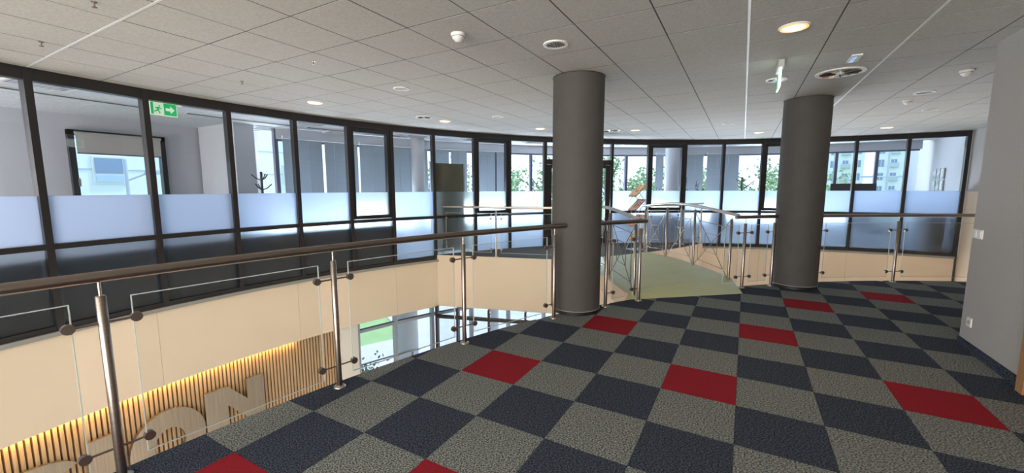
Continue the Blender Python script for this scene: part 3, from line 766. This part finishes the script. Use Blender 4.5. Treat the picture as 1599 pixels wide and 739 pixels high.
# monitor, framed papers
c = gp(94.6, 11.45); t = thing('monitor', 'wide black computer monitor behind the glass on the right', 'monitor', (c[0], c[1], 0), R(94.6) - PI / 2)
MB().box((0, 0, 1.50), (1.0, .04, .24)).build('screen_housing', 'dark_plastic', t)
MB().box((0, -.02, 1.1), (.06, .04, .6)).build('stand', 'dark_plastic', t)
MB().box((0, -.02, .79), (.3, .2, .02)).build('foot', 'dark_plastic', t)
t = thing('desk', 'pale office desk under the black monitor', 'desk', (c[0], c[1], 0), R(94.6) - PI / 2)
MB().box((0, 0, .76), (1.6, .75, .03)).build('desktop', 'white_plastic', t)
for x in (-.75, .75):
    for y in (-.33, .33): MB().box((x, y, .37), (.04, .04, .745)).build('leg', 'frame_silver', t)
for iy, y in enumerate((9.42, 9.66, 9.90)):
    for iz, z in enumerate((1.86, 1.56)):
        t = thing('framed_paper', 'framed paper on the right office wall, %s row, %s' % (('upper', 'lower')[iz], ('nearest to the glass', 'middle', 'farthest from the glass')[iy]), 'picture frame', (XW - .06, y, z), group='framed papers on the right office wall')
        MB().box((0, 0, 0), (.03, .20, .27)).build('frame', 'grey_plastic', t)
        MB().box((-.017, 0, 0), (.004, .16, .23)).build('sheet', 'poster', t)
# seats whose blurred shapes show through the frosted panes
def armchair(az, r, label, mt, s=1.0, turn=0):
    c = gp(az, r); t = thing('office_chair', label, 'chair', (c[0], c[1], 0), R(az) + turn)
    MB().lathe([(.22 * s, .42), (.25 * s, .46), (.25 * s, .5), (.22 * s, .52)], (0, 0, 0), 18).build('seat', mt, t)
    MB().arcband((0, 0), .24 * s, .28 * s, 100, 260, .50, .82, 12).build('backrest', mt, t)
    MB().path([(0, 0, .05), (0, 0, .43)], .025, 10).build('stem', 'chrome', t)
    for k in range(5): MB().path([(0, 0, .07), (.25 * math.cos(k * 1.2566), .25 * math.sin(k * 1.2566), .04)], .016, 6).build('leg', 'dark_plastic', t)
armchair(112.4, 10.85, 'small brown chair behind the frosted glass left of the second coat rack', 'chair_brown', .8)
armchair(126.6, 11.0, 'black chair behind the frosted glass right of the door', 'chair_dark', 1.2)
armchair(94.4, 11.0, 'dark chair blurred behind the right frosted panes', 'chair_dark', 1.0)
c = gp(120.6, 11.15); t = thing('lounge_sofa', 'rounded grey sofa blurred behind the frosted glass by the brochure stand', 'sofa', (c[0], c[1], 0), R(120.4) - PI / 2)
MB().box((0, 0, .27), (1.15, .5, .35)).build('seat', 'sofa_grey', t)
b = MB(); prof = [(-.58, 0), (-.58, .50), (-.5, .64), (-.35, .70), (.35, .70), (.5, .64), (.58, .50), (.58, 0)]
vs = [(x, y, z + .05) for y in (-.30, -.18) for x, z in prof]; n8 = len(prof)
b.add(vs, [tuple(range(n8)), tuple(reversed(range(n8, 2 * n8)))] + [(i, (i + 1) % n8, (i + 1) % n8 + n8, i + n8) for i in range(n8)]); b.build('backrest', 'sofa_grey', t)
for x in (-.5, .5): MB().box((x, .1, .05), (.05, .3, .1)).build('foot', 'dark_plastic', t)
c = gp(87.6, RG + .34); t = thing('low_cabinet', 'dark cabinet behind the last frosted pane at the right', 'cabinet', (c[0], c[1], 0), R(87.6) - PI / 2)
MB().box((.04, 0, .40), (.46, .4, .74)).build('body', 'dark_cabinet', t); MB().box((.04, 0, .785), (.48, .42, .03)).build('top', 'dark_cabinet', t)
# exit sign in the office, hung from the ceiling just behind the glass
c = (-7.12, -2.435); SR = R(182.0)
t = thing('exit_sign', 'green illuminated exit sign with running man hung behind the glass wall', 'exit sign', (c[0], c[1], 0), SR)
S_ = 1.0
MB().box((0, 0, 2.745), (.09, .33, .09)).build('housing', 'grey_plastic', t)
sgn = MB().box((0, 0, 2.605), (.012, .31, .18)).build('sign_plate', 'sign_pale', t)
# face towards the gallery is local -x ... local +x points away from the circle centre
fx = -.0075
def face(poly, mt, z=2.605, x=fx, nm='pictogram'):
    # poly in (right, up) metres as read from the gallery; local +y is to the LEFT there
    vs = [(x, p[0], z + p[1]) for p in poly]; vs2 = [(x + .001, p[0], z + p[1]) for p in poly]; m_ = len(poly)
    MB().add(vs + vs2, [tuple(range(m_)), tuple(reversed(range(m_, 2 * m_)))] + [(i, i + m_, (i + 1) % m_ + m_, (i + 1) % m_) for i in range(m_)]).build(nm, mt, sgn)
YS = -1   # sign: reading-right direction in local y
def P_(l): return [(YS * a, b) for a, b in l]
face(P_([(0, -.08), (.148, -.08), (.148, .08), (0, .08)]), 'sign_green', nm='green_field')
face(P_([(-.148, -.08), (-.118, -.08), (-.118, .08), (-.148, .08)]), 'sign_green', nm='green_field')
face(P_([(.02, -.018), (.075, -.018), (.075, -.05), (.125, 0), (.075, .05), (.075, .018), (.02, .018)]), 'sign_pale', x=fx - .0015, nm='arrow')
run = [[(-.062, .038), (-.05, .026), (-.036, .038), (-.05, .052)], [(-.085, .02), (-.05, .024), (-.052, -.016), (-.078, -.012)], [(-.078, -.012), (-.06, -.016), (-.04, -.06), (-.052, -.066)], [(-.078, -.012), (-.07, -.03), (-.112, -.05), (-.114, -.038)], [(-.05, .024), (-.022, .0), (-.028, -.008), (-.054, .01)], [(-.085, .02), (-.106, .0), (-.1, -.008), (-.078, .008)]]
for q in run: face(P_(q), 'sign_green', x=fx - .0015, nm='running_man')
# louvred office lights and slot diffusers
lc = 0
OL = [((-7.5, -3.45), 'above the left office, nearest the photo edge'), ((-7.45, -1.72), 'right of the green exit sign'), ((-7.45, .08), 'above the first closed blinds'), ((-9.0, .05), 'by the sheer window behind the coat rack'), ((-8.35, 1.3), 'before the grey blinds, farther back'), ((-7.15, 2.62), 'beside the round office pillar'), ((-6.3, 3.9), 'left of the near column, first'), ((-5.2, 5.3), 'left of the near column, second'), ((-2.9, 7.15), 'right of the near column'), ((-.3, 8.5), 'above the second coat rack'), ((2.2, 9.0), 'above the black monitor')]
l0 = None
for (x, y), lb in OL:
    a_ = math.atan2(y - G[1], x - G[0])
    if l0 is None:
        l0 = thing('office_light', 'square louvred office ceiling light ' + lb, 'ceiling light', (x, y, H), a_, group='louvred office ceiling lights')
        f = MB()
        for s in (-1, 1): f.box((s * .285, 0, -.012), (.03, .6, .024)); f.box((0, s * .285, -.012), (.54, .03, .024))
        f.build('frame', 'white_plastic', l0)
        f = MB()
        for k in range(-4, 5): f.box((k * .06, 0, -.014), (.006, .54, .02)); f.box((0, k * .06, -.014), (.54, .006, .02))
        f.build('louvre', 'chrome', l0)
        MB().box((0, 0, -.002), (.54, .54, .004)).build('diffuser', 'louvre_glow', l0)
    else: dup(l0, (x, y, H), a_, label='square louvred office ceiling light ' + lb)
for (a0, a1, r), lb in zip(((190, 179, 11.75), (178, 169, 11.75), (168, 157, 11.75), (136, 121, 11.5), (104, 90, 11.2)), ('before the roller blind window', 'before the coat rack', 'above the grey blinds', 'behind the glass door', 'above the black monitor')):
    t = thing('slot_diffuser', 'long linear air slot in the office ceiling ' + lb, 'air vent', group='office ceiling slots')
    MB().arcband(G, r, r + .13, a1, a0, H - .012, H - .001, 16).build('frame', 'white_plastic', t)
    MB().arcband(G, r + .025, r + .05, a1 + .1, a0 - .1, H - .016, H - .012, 16).arcband(G, r + .08, r + .105, a1 + .1, a0 - .1, H - .016, H - .012, 16).build('slot', 'dark_plastic', t)

# ================================================================== CEILING FITTINGS OF THE GALLERY
d0 = None
DL = [(-5.72, -1.08, 'above the coat rack bay on the left'), (-5.12, 1.24, 'above the olive board bay'), (-3.96, 3.04, 'just left of the near column'), (-2.24, 4.33, 'just right of the near column'), (.16, 6.15, 'above the second coat rack bay'), (2.53, 6.66, 'above the apartment block view'), (.24, -.99, 'nearest, at the upper right')]
for x, y, lb in DL:
    if d0 is None:
        d0 = thing('downlight', 'lit warm round recessed downlight ' + lb, 'ceiling light', (x, y, H), 0, group='lit warm downlights')
        MB().lathe([(.098, -.010), (.112, -.004), (.112, 0)], (0, 0, 0), 28).build('trim_ring', 'white_plastic', d0)
        MB().arcband((0, 0), .078, .097, 0, 360, -.0125, -.009, 28).build('lit_reflector', 'lamp_rim', d0)
        MB().lathe([(.072, -.015), (.078, -.010)], (0, 0, 0), 28).build('bulb', 'lamp_warm', d0)
    else: dup(d0, (x, y, H), 0, label='lit warm round recessed downlight ' + lb)
    lamp('downlight_beam', 'SPOT', (x, y, H - .03), 34, (1, .82, .60), (0, 0, 0), spot_size=R(125), spot_blend=.8, shadow_soft_size=.08)
def off_light(x, y, label):
    t = thing('unlit_downlight', label, 'ceiling light', (x, y, H), .3)
    MB().arcband((0, 0), .085, .112, 0, 360, -.012, 0, 32).build('trim_ring', 'white_plastic', t)
    MB().lathe([(.085, -.002), (.085, 0)], (0, 0, 0), 24).build('reflector', 'grey_plastic', t)
    for k in range(-3, 4): MB().box((k * .022, 0, -.007), (.004, 2 * math.sqrt(max(.0001, .083 ** 2 - (k * .022) ** 2)), .008)).build('lamella', 'chrome', t)
off_light(-1.58, -1.58, 'unlit round downlight with metal louvre before the near column')
off_light(.22, .84, 'unlit round downlight behind the hanging lit blade sign')
off_light(2.0, 2.62, 'unlit round downlight beside the wall at the right')
def detector(x, y, label):
    t = thing('smoke_detector', label, 'smoke detector', (x, y, H))
    MB().lathe([(.058, -.018), (.062, -.012), (.062, 0)], (0, 0, 0), 28).build('base', 'white_plastic', t)
    MB().lathe([(.012, -.062), (.03, -.058), (.038, -.044), (.05, -.038), (.053, -.018)], (0, 0, 0), 28).build('sensor_head', 'white_plastic', t)
    MB().arcband((0, 0), .046, .0475, 0, 360, -.034, -.029, 24).arcband((0, 0), .051, .0525, 0, 360, -.028, -.024, 24).build('vent_slot', 'dark_plastic', t)
detector(-2.19, -2.21, 'white smoke detector at the upper middle of the ceiling')
detector(2.02, 1.45, 'white smoke detector close to the right wall')
detector(1.99, 3.23, 'white smoke detector beyond the unlit light at right')
def speaker(x, y, label):
    t = thing('ceiling_speaker', label, 'speaker', (x, y, H))
    MB().arcband((0, 0), .085, .1, 0, 360, -.010, 0, 28).build('rim', 'white_plastic', t)
    g = MB().lathe([(.085, -.006), (.085, 0)], (0, 0, 0), 24); g.build('grille', 'ceiling_tile', t)
    MB().arcband((0, 0), .03, .034, 0, 360, -.008, -.006, 20).arcband((0, 0), .055, .059, 0, 360, -.008, -.006, 20).build('grille_ring', 'grey_plastic', t)
speaker(-3.97, -1.07, 'pale round ceiling speaker between smoke detector and left downlight')
speaker(-3.99, 1.33, 'pale round ceiling speaker left of the near column')
speaker(-.42, 4.34, 'pale round ceiling speaker beyond the two columns')
speaker(2.54, 4.35, 'pale round ceiling speaker at the far right')
def diffuser(x, y, r, label):
    t = thing('air_diffuser', label, 'air vent', (x, y, H), .4)
    MB().arcband((0, 0), r * .82, r, 0, 360, -.010, 0, 36).build('rim', 'white_plastic', t)
    MB().lathe([(r * .82, -.002), (r * .82, 0)], (0, 0, 0), 28).build('throat', 'grey_plastic', t)
    MB().lathe([(r * .16, -.016), (r * .18, -.004)], (0, 0, 0), 20).build('hub', 'white_plastic', t)
    for k in range(12):
        a_ = k * PI / 6; c_ = (math.cos(a_) * r * .5, math.sin(a_) * r * .5, -.009)
        mm = Matrix.Rotation(a_, 3, 'Z') @ Matrix.Rotation(.6, 3, 'X')
        MB().box(c_, (r * .62, r * .13, .003), mtx=mm).build('blade', 'chrome', t)
diffuser(-5.18, .71, .15, 'round swirl air outlet left of the second lit downlight')
diffuser(-2.74, 4.15, .2, 'round swirl air outlet right behind the near column')
diffuser(.82, .85, .23, 'round swirl air outlet before the far column')
t = thing('emergency_light', 'small rectangular emergency light on the ceiling before the swirl outlet', 'ceiling light', (.84, .26, H), .0)
MB().box((0, 0, -.006), (.085, .26, .012)).build('housing', 'white_plastic', t); MB().box((-.012, 0, -.014), (.04, .24, .006)).build('lens', 'chrome', t)
t = thing('exit_sign', 'lit blade exit sign hanging edge-on from the ceiling at upper right', 'exit sign', (.21, .12, H), R(2))
MB().box((0, 0, -.035), (.05, .34, .07)).build('housing', 'grey_plastic', t)
MB().box((0, 0, -.165), (.012, .31, .19)).build('sign_blade', 'sign_glow', t)
f = MB()
for s in (-1, 1): f.box((s * .0068, .07, -.165), (.001, .14, .17))
f.build('green_field', 'sign_green', t)
s0 = None
for x, y, z in [(63, 65, 'leftmost, above the left glass bays'), (148, 3, 'at the top left corner'), (378, 127, 'above the coat rack bay'), (490, 95, 'between the coat rack bay and the ceiling middle')]:
    d_ = rot @ Vector(((x - 799.5) / FPX, 1, -(y - 369.5) / FPX)); k = (H - CAM[2]) / d_.z; px_, py_ = round(CAM[0] + d_.x * k, 2), round(CAM[1] + d_.y * k, 2)
    t = thing('sprinkler', 'small brass fire sprinkler head ' + z, 'sprinkler', (px_, py_, H), group='fire sprinklers')
    MB().lathe([(.016, -.006), (.022, 0)], (0, 0, 0), 14).build('rosette', 'steel', t)
    MB().lathe([(.005, -.035), (.005, -.006)], (0, 0, 0), 8).lathe([(.016, -.038), (.016, -.035)], (0, 0, 0), 12).build('deflector', 'disc_steel', t)

# switches and socket on the near right wall
def plate(label, cat, y, z, n, nm):
    t = thing(nm, label, cat, (1.86, y, z))
    MB().box((-.005, 0, 0), (.010, .082 * n, .082)).build('plate', 'white_plastic', t)
    return t
t = plate('white triple light switch high on the near right wall', 'light switch', .255, 1.083, 2, 'light_switch')
for y in (-.041, .041): MB().box((-.012, y, 0), (.006, .056, .056)).build('rocker', 'white_plastic', t)
t = plate('white wall socket low on the near right wall', 'socket', .2, .262, 1, 'wall_socket')
MB().path([(-.0115, 0, 0), (-.010, 0, 0)], .022, 20).build('socket_well', 'grey_plastic', t)
for y in (-.0095, .0095): MB().path([(-.0135, y, 0), (-.011, y, 0)], .003, 8).build('pin_hole', 'dark_plastic', t)

# brochure stand: zig-zag folding rack with four leaning trays
bx, by = -2.30, 5.02
t = thing('brochure_stand', 'zigzag folding metal brochure stand with orange leaflets on the landing', 'brochure stand', (bx, by, 0), R(50))
zs = [.10, .46, .82, 1.18, 1.50]; sg = 1
for side in (-.13, .13):
    f = MB()
    for i in range(4):
        f.path([(-.15 * sg * (1 if i % 2 == 0 else -1), side, zs[i]), (.15 * sg * (1 if i % 2 == 0 else -1), side, zs[i + 1])], .008, 6)
        f.path([(.15 * sg * (1 if i % 2 == 0 else -1), side, zs[i]), (-.15 * sg * (1 if i % 2 == 0 else -1), side, zs[i + 1])], .006, 6)
    f.path([(-.17, side, .02), (-.15, side, .10)], .008, 6); f.path([(.17, side, .02), (.15, side, .10)], .008, 6)
    f.build('scissor_frame', 'steel_bright', t)
MB().box((0, 0, .012), (.38, .32, .012)).build('base', 'steel_bright', t)
for i, z in enumerate((.36, .72, 1.10, 1.44)):
    mm = Matrix.Rotation(-R(42), 3, 'Y'); tr = MB().box((0, 0, z), (.42, .30, .006), mtx=mm).build('tray', 'steel_bright', t)
    for s in (-1, 1):
        c_ = mm @ Vector((0, s * .073, .014)); MB().box((c_.x, c_.y, z + c_.z), (.38, .135, .014), mtx=mm).build('brochure', ('paper_cream', 'paper_orange', 'paper_red', 'paper_orange')[(i + (s > 0)) % 4], tr)

# ================================================================== OUTDOORS
gz = -3.72
MB().box((-30, 40, gz - .06), (240, 240, .1)).build('ground', 'grass', kind='structure', label='green lawn outside the building', category='ground')
MB().arcband(G, RG + .25, 15.4, 152, 225, gz - .04, gz + .02, 30).arcband(G, RG + .25, 21, 60, 152, gz - .04, gz + .02, 40).build('paving', 'paving', kind='structure', label='pale paved path between building and lawn', category='ground')
t = thing('garden_railing', 'thin metal outdoor railing beside the hedge outside the lobby windows', 'railing')
for z in (-2.72, -3.0, -3.3): MB().path([gp(a_, 11.75, z) for a_ in range(156, 182, 2)], .02, 8).build('rail', 'frame_silver', t)
for a_ in range(157, 182, 6): MB().path([gp(a_, 11.75, gz), gp(a_, 11.75, -2.72)], .024, 8).build('post', 'frame_silver', t)
rnd = random.Random(5)
def bush(az, r, s, label):
    c = gp(az, r, gz); b = MB()
    for k in range(230):
        p = Vector((rnd.gauss(0, .3), rnd.gauss(0, .3), abs(rnd.gauss(.35, .22)))) * s
        d_ = Vector((rnd.uniform(-1, 1), rnd.uniform(-1, 1), rnd.uniform(-.3, 1))).normalized(); s_ = d_.cross(Vector((.3, .2, 1))).normalized(); l = .13 * s
        b.add([p, p + d_ * l * .5 + s_ * l * .3, p + d_ * l, p + d_ * l * .5 - s_ * l * .3], [(0, 1, 2, 3)])
    t = thing('shrub', label, 'shrub', c, group='shrubs by the outdoor railing'); b.build('foliage', 'hedge', t, kind='stuff')
    MB().path([(0, 0, 0), (0, 0, .3 * s)], .02, 6).build('stem', 'trunk', t)
for i, (a_, r_) in enumerate([(174.6, 12.35), (171.2, 12.4), (167.8, 12.3), (164.4, 12.4), (161.9, 12.5)]):
    bush(a_, r_, rnd.uniform(.78, .95), 'low green shrub outside the lobby windows, %s from the left' % ['first', 'second', 'third', 'fourth', 'fifth'][i])
t = thing('column', 'white round outdoor column outside the lobby corner window', 'column', kind='structure')
MB().lathe([(.30, gz), (.30, -1.16)], (*gp(157.0, 12.1), 0), 40).build('shaft', 'facade_white', t)
for i, a_ in enumerate((144.5, 134.5, 124, 112)):
    t = thing('column', 'slim pale outdoor column under the overhang, %s' % ['behind the entrance glazing', 'hidden by the near column', 'below the landing', 'below the right glass wall'][i], 'column', kind='structure')
    MB().lathe([(.16, gz), (.16, -1.16)], (*gp(a_, 12.1), 0), 28).build('shaft', 'facade_white', t)
# pale building opposite the left office window
t = thing('building', 'pale panelled building opposite the left office window', 'building', (-24, -2.5, gz))
MB().box((0, 0, 5.5), (3, 26, 11)).build('wall', 'facade_white', t)
for z in (1.2, 2.4, 3.6, 4.8, 6.0, 7.2): MB().box((1.51, 0, z), (.03, 26, .05)).build('joint', 'balcony', t)
for y in (-9, -4.6, 3.83, 8, 11.5):
    for z in (2.2, 5.97):
        wf = MB().box((1.52, y, z), (.08, 1.0, 1.1)).build('window_frame', 'facade_frame' if False else 'white_plastic', t)
        MB().box((1.57, y, z + .18), (.04, .84, .6)).build('pane', 'window_dark', wf); MB().box((1.57, y, z - .34), (.04, .84, .28)).build('pane', 'facade_blue', wf)
t = thing('street_lamp', 'thin street lamp seen through the left office window', 'lamp', (-18, .46, gz))
MB().path([(0, 0, 0), (0, 0, 6.2)], .05, 8).build('pole', 'balcony', t); MB().path([(0, 0, 5.5), (.1, .5, 5.75)], .035, 8).build('arm', 'balcony', t); MB().box((.12, .7, 5.76), (.16, .5, .09)).build('head', 'balcony', t)
# apartment blocks to the right
def block(x, y, rz_, w_, d_, floors, label, cols):
    t = thing('apartment_block', label, 'building', (x, y, gz), rz_)
    hh = floors * 2.9 + .6
    MB().box((0, d_ / 2, hh / 2), (w_, d_, hh)).build('wall', 'facade_white', t)
    MB().box((0, d_ / 2, hh + .2), (w_ + .4, d_ + .4, .4)).build('roof', 'balcony', t)
    for c_ in range(cols):
        x_ = -w_ / 2 + (c_ + .5) * w_ / cols
        for f_ in range(floors):
            z_ = f_ * 2.9 + 1.9
            wf = MB().box((x_, -.03, z_), (w_ / cols * .46, .08, 1.55)).build('window', 'window_dark', t)
            MB().box((x_, -.08, z_), (.08, .04, 1.5)).build('glazing_bar', 'white_plastic', wf)
            if c_ % 2 == 1 and f_ > 0:
                MB().box((x_, -.55, z_ - .85), (w_ / cols * .8, 1.1, .14)).box((x_, -1.08, z_ - .4), (w_ / cols * .8, .06, .8)).build('balcony', 'balcony', t)
block(19.4, 115, R(-8), 6.6, 10, 9, 'pale apartment block with balconies in the right windows, left one', 3)
block(27.8, 115, R(-12), 6.3, 10, 9, 'pale apartment block with balconies in the right windows, right one', 3)
t = thing('street_lamp', 'tall thin street lamp before the right apartment block', 'lamp', (9.2, 36, gz))
MB().path([(0, 0, 0), (0, 0, 8.0)], .07, 8).build('pole', 'balcony', t); MB().path([(-.9, 0, 6.05), (.9, 0, 6.05)], .05, 8).build('arm', 'balcony', t)
for s in (-1, 1): MB().box((s * 1.1, 0, 6.05), (.9, .35, .14)).build('head', 'balcony', t)
# trees
def tree(x, y, h, r, seed, label, n=900):
    rn = random.Random(seed); t = thing('tree', label, 'tree', (x, y, gz), group='trees beyond the lawn')
    tr = MB().path([(0, 0, 0), (.1, 0, h * .35), (0, .1, h * .7)], [.22, .16, .06], 8)
    for k in range(6):
        a_ = k * 1.05 + rn.random(); tr.path([(0, 0, h * (.3 + .06 * k)), (math.cos(a_) * r * .6, math.sin(a_) * r * .6, h * (.5 + .07 * k))], [.08, .03], 5)
    tr.build('trunk', 'trunk', t); b = MB()
    bl = [(rn.gauss(0, r * .45), rn.gauss(0, r * .45), h * rn.uniform(.35, .93), r * rn.uniform(.22, .45)) for _ in range(16)]
    for k in range(n):
        c_ = rn.choice(bl); d_ = Vector((rn.gauss(0, 1), rn.gauss(0, 1), rn.gauss(0, 1))).normalized()
        p = Vector(c_[:3]) + d_ * c_[3] * rn.uniform(.6, 1.1); l = rn.uniform(.25, .5)
        e = Vector((rn.uniform(-1, 1), rn.uniform(-1, 1), rn.uniform(-1, 1))).normalized(); s_ = e.cross(d_).normalized()
        b.add([p, p + e * l * .5 + s_ * l * .35, p + e * l, p + e * l * .5 - s_ * l * .35], [(0, 1, 2, 3)])
    b.build('crown', 'tree_leaf', t, kind='stuff')
TR = [(-24, 33, 7.5, 3.4), (-20, 37, 8.5, 3.6), (-16, 36, 7.0, 3.4), (-13.4, 40, 9.6, 3.0), (-10.5, 39, 7.6, 3.4), (-7.5, 41, 7.2, 3.2), (-4.5, 43, 7.6, 3.4), (-1.2, 44, 7.0, 3.2), (2.2, 45, 7.6, 3.4), (-28, 29, 8, 3.6), (5.2, 47, 7, 3.2)]
TL = ['far left of the tree row', 'left of the near column', 'behind the near column', 'tallest, right of the near column', 'right of the tallest tree', 'behind the brochure stand', 'behind the second office pillar', 'behind the dark blinds', 'by the second coat rack', 'first of the row at the left end', 'last of the row before the apartment blocks']
for i, (q, lb) in enumerate(zip(TR, TL)): tree(q[0], q[1], q[2], q[3], i + 20, 'leafy green tree outside, ' + lb)
